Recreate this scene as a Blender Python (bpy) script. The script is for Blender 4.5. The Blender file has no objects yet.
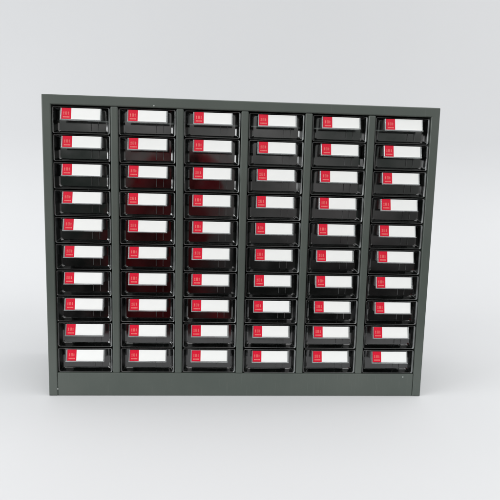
import bpy, bmesh, math, random
from mathutils import Matrix, Vector
random.seed(7)
S = bpy.context.scene
C = S.collection
MM = 0.001

# ------------------------------------------------------------------ materials
def new_mat(name):
    m = bpy.data.materials.new(name); m.use_nodes = True
    nt = m.node_tree; nt.nodes.clear()
    out = nt.nodes.new('ShaderNodeOutputMaterial')
    return m, nt, out

def node(nt, t, **kw):
    n = nt.nodes.new(t)
    for k, v in kw.items():
        if k in n.inputs: n.inputs[k].default_value = v
        else: setattr(n, k, v)
    return n

def noise(nt, scale, detail=3, coord='Object', rough=.5):
    tc = node(nt, 'ShaderNodeTexCoord')
    n = node(nt, 'ShaderNodeTexNoise', Scale=scale, Detail=detail, Roughness=rough)
    nt.links.new(tc.outputs[coord], n.inputs['Vector'])
    return n

def ramp(nt, src, a, b, ca, cb):
    r = node(nt, 'ShaderNodeValToRGB')
    e = r.color_ramp.elements
    e[0].position, e[1].position = a, b
    e[0].color, e[1].color = (*ca, 1), (*cb, 1)
    nt.links.new(src, r.inputs['Fac'])
    return r

def powder_coat():
    m, nt, out = new_mat('powder_coat')
    b = node(nt, 'ShaderNodeBsdfPrincipled', Metallic=0.0)
    big = noise(nt, 9, 4)
    r = ramp(nt, big.outputs['Fac'], .3, .7, (.069, .085, .075), (.088, .102, .091))
    # dust and fine rubbed scratches in the paint
    tcs = node(nt, 'ShaderNodeTexCoord'); mps = node(nt, 'ShaderNodeMapping')
    mps.inputs['Scale'].default_value = (1, 1, .06); mps.inputs['Rotation'].default_value = (0, .12, 0)
    ns = node(nt, 'ShaderNodeTexNoise', Scale=420.0, Detail=3.0)
    nt.links.new(tcs.outputs['Object'], mps.inputs['Vector']); nt.links.new(mps.outputs[0], ns.inputs['Vector'])
    rs = ramp(nt, ns.outputs['Fac'], .62, .80, (0,)*3, (.12,)*3)
    mx = node(nt, 'ShaderNodeMix', data_type='RGBA')
    nt.links.new(rs.outputs['Color'], mx.inputs['Factor'])
    nt.links.new(r.outputs['Color'], mx.inputs[6]); mx.inputs[7].default_value = (.24, .26, .25, 1)
    nt.links.new(mx.outputs[2], b.inputs['Base Color'])
    rr = ramp(nt, noise(nt, 30, 5).outputs['Fac'], .3, .7, (.30,)*3, (.46,)*3)
    nt.links.new(rr.outputs['Color'], b.inputs['Roughness'])
    fine = noise(nt, 900, 2)
    bp = node(nt, 'ShaderNodeBump', Strength=.12, Distance=.0004)
    nt.links.new(fine.outputs['Fac'], bp.inputs['Height'])
    wav = noise(nt, 7, 1)
    bp2 = node(nt, 'ShaderNodeBump', Strength=.25, Distance=.002)
    nt.links.new(wav.outputs['Fac'], bp2.inputs['Height'])
    nt.links.new(bp.outputs['Normal'], bp2.inputs['Normal'])
    nt.links.new(bp2.outputs['Normal'], b.inputs['Normal'])
    nt.links.new(b.outputs[0], out.inputs[0])
    return m

def plastic(name, tint, haze_col, haze_amt, rough, ior=1.5, wob=.35):
    """thin clear plastic: fresnel gloss over tinted see-through with a little milky haze"""
    m, nt, out = new_mat(name)
    tr = node(nt, 'ShaderNodeBsdfTransparent'); tr.inputs['Color'].default_value = (*tint, 1)
    df = node(nt, 'ShaderNodeBsdfDiffuse'); df.inputs['Color'].default_value = (*haze_col, 1)
    gl = node(nt, 'ShaderNodeBsdfGlossy'); gl.inputs['Color'].default_value = (1, 1, 1, 1)
    oi = node(nt, 'ShaderNodeObjectInfo')
    tc = node(nt, 'ShaderNodeTexCoord')
    add = node(nt, 'ShaderNodeVectorMath', operation='ADD')
    sc = node(nt, 'ShaderNodeVectorMath', operation='SCALE'); sc.inputs['Scale'].default_value = 5.0
    nt.links.new(oi.outputs['Location'], sc.inputs[0])
    nt.links.new(tc.outputs['Object'], add.inputs[0]); nt.links.new(sc.outputs[0], add.inputs[1])
    nz = node(nt, 'ShaderNodeTexNoise', Scale=38.0, Detail=5.0)
    nt.links.new(add.outputs[0], nz.inputs['Vector'])
    rr = ramp(nt, nz.outputs['Fac'], .35, .7, (rough*.6,)*3, (rough*1.7,)*3)
    nt.links.new(rr.outputs['Color'], gl.inputs['Roughness'])
    hz = ramp(nt, nz.outputs['Fac'], .35, .75, (haze_amt*.5,)*3, (haze_amt*1.6,)*3)
    wv = node(nt, 'ShaderNodeTexNoise', Scale=22.0, Detail=1.0)
    nt.links.new(add.outputs[0], wv.inputs['Vector'])
    bp = node(nt, 'ShaderNodeBump', Strength=wob, Distance=.0012)
    nt.links.new(wv.outputs['Fac'], bp.inputs['Height'])
    nt.links.new(bp.outputs['Normal'], gl.inputs['Normal'])
    fr = node(nt, 'ShaderNodeFresnel', IOR=ior)
    m1 = node(nt, 'ShaderNodeMixShader'); m2 = node(nt, 'ShaderNodeMixShader')
    nt.links.new(hz.outputs['Color'], m1.inputs[0])
    nt.links.new(tr.outputs[0], m1.inputs[1]); nt.links.new(df.outputs[0], m1.inputs[2])
    nt.links.new(fr.outputs[0], m2.inputs[0])
    nt.links.new(m1.outputs[0], m2.inputs[1]); nt.links.new(gl.outputs[0], m2.inputs[2])
    nt.links.new(m2.outputs[0], out.inputs[0])
    return m

def simple(name, col, rough=.6, col2=None, scale=60, spec=.5, bump=0):
    m, nt, out = new_mat(name)
    b = node(nt, 'ShaderNodeBsdfPrincipled', Roughness=rough)
    b.inputs['Specular IOR Level'].default_value = spec
    n = noise(nt, scale, 4)
    r = ramp(nt, n.outputs['Fac'], .3, .7, col, col2 or tuple(c*.93 for c in col))
    nt.links.new(r.outputs['Color'], b.inputs['Base Color'])
    if bump:
        bp = node(nt, 'ShaderNodeBump', Strength=bump, Distance=.001)
        nt.links.new(n.outputs['Fac'], bp.inputs['Height']); nt.links.new(bp.outputs['Normal'], b.inputs['Normal'])
    nt.links.new(b.outputs[0], out.inputs[0])
    return m

STEEL = powder_coat()
SMOKE = plastic('smoky_clear_plastic', (.09, .10, .095), (.10, .11, .105), .05, .11, 1.85, .45)
EDGE = plastic('lit_plastic_edge', (.25, .27, .27), (.50, .54, .54), .32, .16, 1.7)  # paler, hazier rim plastic with the lit look put into its colour
RIB = plastic('moulded_rib', (.2, .2, .2), (.42, .44, .44), .26, .3, 1.4)
CLEAR = plastic('clear_plastic', (.80, .82, .82), (.62, .64, .65), .34, .12, 1.5)
PAPER = simple('white_card', (.89, .90, .89), .55, (.86, .87, .865), 90)
RED = simple("red_print", (.70, .004, .032), .45, (.62, .003, .026), 200, .25)
PINK = simple('pale_red_print', (.80, .19, .17), .5, (.80, .16, .15), 200)
BACK = simple('backdrop_paper', (.63, .633, .648), .9, (.62, .623, .638), 2, spec=.1)
CLOTH = simple('red_cloth_standin', (.06, .03, .025), .8, (.85, .03, .06), 8, spec=.2)
RIVET = simple('worn_edge', (.45, .47, .46), .4)

# ------------------------------------------------------------------ helpers
def finish(name, bm, mats, parent=None, loc=(0, 0, 0), smooth=False):
    me = bpy.data.meshes.new(name)
    bmesh.ops.recalc_face_normals(bm, faces=bm.faces)
    bm.to_mesh(me); bm.free()
    for m in (mats if isinstance(mats, (list, tuple)) else [mats]): me.materials.append(m)
    if smooth:
        for p in me.polygons: p.use_smooth = True
    o = bpy.data.objects.new(name, me); C.objects.link(o)
    o.location = loc
    if parent: o.parent = parent
    return o

def box(bm, x0, x1, y0, y1, z0, z1, bevel=0, seg=2, mi=0):
    t = bmesh.new()
    bmesh.ops.create_cube(t, size=1)
    for v in t.verts:
        v.co = Vector((x0 + (v.co.x+.5)*(x1-x0), y0 + (v.co.y+.5)*(y1-y0), z0 + (v.co.z+.5)*(z1-z0)))
    if bevel:
        bmesh.ops.bevel(t, geom=t.edges[:], offset=bevel, segments=seg, affect='EDGES', profile=.5)
    for f in t.faces: f.material_index = mi
    me = bpy.data.meshes.new('tmp'); t.to_mesh(me); t.free()
    bm.from_mesh(me); bpy.data.meshes.remove(me)

# ------------------------------------------------------------------ dimensions (metres)
P, D, R = .095, .01098, .04011           # column pitch, divider width, row pitch
OPW = P - D
FT, FB, SD = .01412, .03697, .01294      # header, base and side post widths
H = R*10
W = 6*P - D
X0 = -W/2                                # left of first opening
ZT = FB + H                              # top of the openings
DEPTH = .205
REC = .0016                               # drawer fronts sit this far behind the posts

# ------------------------------------------------------------------ cabinet
cab = bpy.data.objects.new('drawer_cabinet', None); C.objects.link(cab)
cab['label'] = 'dark grey-green steel cabinet holding sixty small smoky drawers with red and white labels'
cab['category'] = 'drawer cabinet'

def part(name, args, **kw):
    bm = bmesh.new(); box(bm, *args, **kw)
    return finish(name, bm, STEEL, cab)

bv = .0009
XL, XR = X0 - SD, X0 + W + SD
def welded_frame():
    """header and both side posts: one folded and welded sheet, no seam"""
    bm = bmesh.new()
    z0, z1 = .0004, ZT + FT
    out = [(XL, z0), (X0, z0), (X0, ZT), (X0 + W, ZT), (X0 + W, z0), (XR, z0), (XR, z1), (XL, z1)]
    fv = [bm.verts.new((x, 0, z)) for x, z in out]
    f = bm.faces.new(fv)
    ret = bmesh.ops.extrude_face_region(bm, geom=[f])
    nv = [v for v in ret['geom'] if isinstance(v, bmesh.types.BMVert)]
    for v in nv: v.co.y = .022
    ed = [e for e in bm.edges if all(v.co.y < .001 for v in e.verts)]
    ed += [e for e in bm.edges if abs(e.verts[0].co.y - e.verts[1].co.y) > .01 and all(abs(v.co.z - z1) < 1e-5 for v in e.verts)]
    bmesh.ops.bevel(bm, geom=ed, offset=.0015, segments=3, affect='EDGES', profile=.5)
    return finish('front_frame', bm, STEEL, cab)
welded_frame()
part('side_panel', (XL + .0004, X0 - .0002, .0221, DEPTH, .0004, ZT + FT - .0130), bevel=.0006)
part('side_panel', (X0 + W + .0002, XR - .0004, .0221, DEPTH, .0004, ZT + FT - .0130), bevel=.0006)
part('top_panel', (XL + .0006, XR - .0006, .0221, DEPTH, ZT + FT - .012, ZT + FT - .0006), bevel=.0005)
part('back_panel', (X0 + .0002, X0 + W - .0002, DEPTH - .003, DEPTH - .0005, .004, ZT - .0002))
bp_ = part('base_panel', (X0 + .0005, X0 + W - .0005, .0007, .018, .0004, FB), bevel=bv)
part('bottom_panel', (X0 + .0005, X0 + W - .0005, .0185, DEPTH - .0035, FB - .014, FB - .001))
for i in range(1, 6):
    xa = X0 + i*P - D
    part('divider', (xa, xa + D, .0008, DEPTH - .0035, FB - .0004, ZT + .0003), bevel=.0022, seg=3)
# little worn spots / weld nubs on the base
for (x, y, z) in ((X0 + .0004, .0006, .011), (X0 + W - .017, .0006, FB - .005), (X0 + P + .052, -.0001, ZT + .0026)):
    bm = bmesh.new()
    bmesh.ops.create_icosphere(bm, subdivisions=2, radius=.0009, matrix=Matrix.Diagonal((1, .5, 1.3, 1)))
    finish('weld_spot', bm, RIVET, cab, loc=(x, y, z), smooth=True)

# ------------------------------------------------------------------ one drawer
DW, DH = OPW - .0007, R - .0013          # front size
def rrect(w, h, r, y, x_in=0, z_lo=0, z_hi=0, n=4):
    """closed loop of a rectangle with rounded corners, centred in x, z from 0"""
    x0, x1, z0, z1 = -w/2 + x_in, w/2 - x_in, z_lo, h - z_hi
    pts = []
    for cx, cz, a0 in ((x1-r, z0+r, -90), (x1-r, z1-r, 0), (x0+r, z1-r, 90), (x0+r, z0+r, 180)):
        for k in range(n+1):
            a = math.radians(a0 + 90*k/n)
            pts.append((cx + r*math.cos(a), y, cz + r*math.sin(a)))
    return pts

def drawer_front():
    bm = bmesh.new()
    spec = [(.0030, .0120, 0, 0, 0), (.0030, .0016, 0, 0, 0), (.0028, .0006, .0005, .0005, .0005),
            (.0018, .0004, .0013, .0009, .0009), (.0016, .0024, .0026, .0012, .0012),
            (.0030, .0100, .0058, .0034, .0026), (.0030, .0112, .0078, .0046, .0034)]
    loops = []
    for r, y, xi, zl, zh in spec:
        loops.append([bm.verts.new(p) for p in rrect(DW, DH, r, y, xi, zl, zh)])
    n = len(loops[0])
    for li, (a, b) in enumerate(zip(loops, loops[1:])):
        for k in range(n):
            f = bm.faces.new((a[k], a[(k+1) % n], b[(k+1) % n], b[k]))
            f.smooth = li in (0, 1, 2, 3)
            if li in (2, 3) and a[k].co.x > DW/2 - .005 and a[(k+1) % n].co.x > DW/2 - .005: f.material_index = 2  # right rim only: streaks of light from the left painted as paler plastic
    bm.faces.new(loops[-1])
    bm.faces.ensure_lookup_table()
    # drawer tray behind the front: bottom, sides, back
    w = DW/2 - .003
    t = .0014
    ye = .185
    box(bm, -w, w, .0125, ye, .0008, .0008+t)
    box(bm, -w, -w+t, .0125, ye, .0023, DH-.006)
    box(bm, w-t, w, .0125, ye, .0023, DH-.006)
    box(bm, -w+t+.0001, w-t-.0001, ye-t, ye, .0023, DH-.006)
    # two moulded ribs on the recessed panel
    for x in (.0115, .0220):
        box(bm, x, x+.0007, .0100, .0110, .0062, DH-.008, mi=1)
    return bm

# label holder: tilted plate with lip, cheeks and top web (thing local: front plane y=0)
LX0, LX1 = -.0290, .0290                 # holder width
TILT = math.radians(13)
LFW = .0012                              # the holder stands forward of the drawer face
LZ1 = DH - .0022                         # top of holder
def tilt_pt(x, d, s):
    """x across, s down the plate from the top, d out of the plate (towards viewer)"""
    return Vector((x, .0012 - LFW - s*math.sin(TILT) - d*math.cos(TILT), LZ1 - s*math.cos(TILT) + d*math.sin(TILT)))
def tbox(bm, x0, x1, d0, d1, s0, s1, bevel=0, mi=0):
    t = bmesh.new()
    box(t, x0, x1, d0, d1, s0, s1, bevel, 2, mi)
    for v in t.verts: v.co = tilt_pt(*v.co)
    me = bpy.data.meshes.new('tmp'); t.to_mesh(me); t.free()
    bm.from_mesh(me); bpy.data.meshes.remove(me)
CX = .0008                               # label block sits a hair right of centre
CH = .0166                               # card height
def holder_bm():
    bm = bmesh.new()
    tbox(bm, LX0+CX, LX1+CX, -.0014, -.0002, .0002, CH+.0022, .0002)           # back plate
    tbox(bm, LX0+CX, LX1+CX, -.0001, .0026, CH+.0008, CH+.0021, .0005)         # lower lip
    tbox(bm, LX0+CX+.0003, LX0+CX+.0012, -.0001, .0014, .0004, CH+.0007, .0003)      # cheeks
    tbox(bm, LX1+CX-.0016, LX1+CX-.0005, -.0001, .0014, .0004, CH+.0007, .0003)
    # web back to the drawer front
    zt = LZ1 - .0006
    box(bm, LX0+CX+.001, LX1+CX-.001, .0030-LFW, .0111, zt-.0016, zt)
    for x in (LX0+CX+.0010, LX1+CX-.0022):
        box(bm, x, x+.0012, .0048-LFW, .0111, zt-.0150, zt-.0018)
    return bm
CA, CB, CM = -.0272+CX, .0272+CX, -.0136+CX
def card_bm():
    bm = bmesh.new(); tbox(bm, CM, CB, .0000, .0005, .0004, CH+.0004); return bm
def tab_bm():
    bm = bmesh.new()
    tbox(bm, CA, CM-.0001, .0000, .0006, .0004, CH+.0004, mi=0)
    # three tiny printed signs and a fine line of print below
    def st(x0, x1, s0, s1): tbox(bm, CA+x0*MM, CA+x1*MM, .00062, .00070, s0*MM, s1*MM, mi=1)
    st(2.9, 3.6, 5.8, 10.2); st(2.3, 4.1, 7.0, 7.6); st(2.2, 4.2, 9.7, 10.3)
    st(5.4, 6.1, 5.8, 10.3); st(7.1, 7.8, 5.8, 10.3); st(5.6, 7.6, 6.0, 6.4); st(5.6, 7.6, 7.9, 8.3); st(5.6, 7.6, 9.8, 10.2)
    st(9.5, 10.2, 5.8, 10.3); st(8.9, 10.8, 7.2, 7.8); st(9.0, 10.7, 9.1, 9.7)
    for k in range(5): st(2.2+k*1.9, 3.8+k*1.9, 12.9, 14.6)
    return bm

# prototype, then copies that share the meshes
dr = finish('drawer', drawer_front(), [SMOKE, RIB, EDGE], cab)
hl = finish('label_holder', holder_bm(), CLEAR, dr)
cd = finish('label_card', card_bm(), PAPER, dr)
tb = finish('red_tab', tab_bm(), [RED, PINK], dr)
first = True
for k in range(10):
    for i in range(6):
        if first: d, kids = dr, (hl, cd, tb); first = False
        else:
            d = dr.copy(); C.objects.link(d); d.parent = cab
            kids = []
            for s in (hl, cd, tb):
                c = s.copy(); C.objects.link(c); c.parent = d; kids.append(c)
        d.location = (X0 + i*P + OPW/2 + random.uniform(-.0003, .0003),
                      REC + random.uniform(.0000, .0016),
                      ZT - (k+1)*R + .0002 - (.0006 if k == 0 else 0))
        d.rotation_euler = (0, random.uniform(-.002, .002), random.uniform(-.004, .004))
        dx = random.uniform(-.0004, .0004)
        kids[1].location = (dx, 0, random.uniform(-.0002, .0002)); kids[2].location = (dx, 0, random.uniform(-.0002, .0002))

# ------------------------------------------------------------------ backdrop: pale seamless paper sweep
bm = bmesh.new()
prof = [(-.30, 0), (-.2, 0), (.3, 0), (.5, 0)]
Rr = .5
for a in range(1, 13):
    t = math.radians(90*a/12); prof.append((.5 + Rr*math.sin(t), Rr - Rr*math.cos(t)))
prof += [(1.0, 1.4), (1.0, 2.2)]
rows = []
for x in (-2.4, -1.2, 0, 1.2, 2.4):
    rows.append([bm.verts.new((x, y, z)) for y, z in prof])
for a, b in zip(rows, rows[1:]):
    for k in range(len(prof)-1): bm.faces.new((a[k], a[k+1], b[k+1], b[k]))
bd = finish('backdrop', bm, BACK, smooth=True)
bd['kind'] = 'structure'

# ------------------------------------------------------------------ red cloth stand-in for a person in red, mirrored in the drawers
bm = bmesh.new()
nx, nz = 30, 40
g = []
for j in range(nz+1):
    row = []
    v = j/nz
    for q in range(nx+1):
        u = q/nx
        wd = .42 - .10*math.sin(v*3.0 - .6) + .05*math.sin(v*11)
        x = -.255 + (u-.5)*wd + .05*v + .03*math.sin(v*8)
        y = -.93 + .022*math.sin(u*22 + v*3) + .012*math.sin(u*9+v*7)
        z = -.30 + v*.74 - .03*math.cos(u*6)
        row.append(bm.verts.new((x, y, z)))
    g.append(row)
for j in range(nz):
    for q in range(nx): bm.faces.new((g[j][q], g[j][q+1], g[j+1][q+1], g[j+1][q]))
cl = finish('red_cloth_standin', bm, CLOTH, smooth=True)
md = cl.modifiers.new('thick', 'SOLIDIFY'); md.thickness = .003
cl['label'] = 'unseen red cloth standing in for a person in red behind the camera, giving dim red glints in the drawer fronts'
cl['category'] = 'cloth'

# ------------------------------------------------------------------ light
def area(name, loc, target, sx, sy, power, col=(1, 1, 1)):
    l = bpy.data.lights.new(name, 'AREA'); l.shape = 'RECTANGLE'; l.size, l.size_y = sx, sy
    l.energy = power; l.color = col
    o = bpy.data.objects.new(name, l); C.objects.link(o); o.location = loc
    o.rotation_euler = (Vector(target)-Vector(loc)).to_track_quat('-Z', 'Y').to_euler()
    return o
area('window_light', (-2.3, -1.0, .95), (0, -.1, .2), 1.4, 1.3, 35, (.97, .99, 1))
area('backdrop_fill', (2.3, .25, 1.2), (.75, .9, .1), 1.2, 1.0, 11)  # added fill lamp, evens out the backdrop and the shadow at right
area('ceiling_light', (.5, -.6, 2.4), (.1, .1, 0), 2.8, 2.6, 28, (1, 1, 1))
w = bpy.data.worlds.new('World'); S.world = w; w.use_nodes = True
wn = w.node_tree.nodes; wl = w.node_tree.links
bg = wn['Background']
tc = wn.new('ShaderNodeTexCoord'); sp = wn.new('ShaderNodeSeparateXYZ'); cr = wn.new('ShaderNodeValToRGB')
mp = wn.new('ShaderNodeMapRange'); mp.inputs['From Min'].default_value = -1
wl.new(tc.outputs['Generated'], sp.inputs[0]); wl.new(sp.outputs['Z'], mp.inputs['Value']); wl.new(mp.outputs[0], cr.inputs['Fac'])
e = cr.color_ramp.elements
e[0].position = .42; e[0].color = (.06, .06, .06, 1)
e[1].position = .585; e[1].color = (.82, .84, .83, 1)
wz = wn.new('ShaderNodeTexNoise'); wz.inputs['Scale'].default_value = 4.5; wz.inputs['Detail'].default_value = 3
wl.new(tc.outputs['Generated'], wz.inputs['Vector'])
wr = wn.new('ShaderNodeValToRGB'); wl.new(wz.outputs['Fac'], wr.inputs['Fac'])
we = wr.color_ramp.elements
we[0].position = .38; we[0].color = (.34, .42, .38, 1)
we[1].position = .62; we[1].color = (1.75, 1.66, 1.68, 1)
wm = wn.new('ShaderNodeMix'); wm.data_type = 'RGBA'; wm.blend_type = 'MULTIPLY'; wm.inputs['Factor'].default_value = 1
wl.new(cr.outputs['Color'], wm.inputs[6]); wl.new(wr.outputs['Color'], wm.inputs[7])
wl.new(wm.outputs[2], bg.inputs['Color']); bg.inputs['Strength'].default_value = 1.0

# ------------------------------------------------------------------ camera
cam = bpy.data.cameras.new('camera'); co = bpy.data.objects.new('camera', cam); C.objects.link(co)
Rm = Matrix(((.9981351, -.01814336, -.05828508), (-.05545432, .12963043, -.99001049), (.02551764, .99139637, .12838256)))
co.matrix_world = Matrix.Translation((-.0320972, -.7517537, .3301467)) @ Rm.to_4x4()
cam.sensor_width = 36; cam.lens = 36*.99985
cam.clip_start = .01; cam.clip_end = 50
S.camera = co

S.render.engine = 'CYCLES'
S.cycles.max_bounces = 10; S.cycles.transparent_max_bounces = 24
S.view_settings.view_transform = 'Standard'; S.view_settings.look = 'None'
S.view_settings.exposure = 0; S.view_settings.gamma = 1
S.render.resolution_x = S.render.resolution_y = 1024
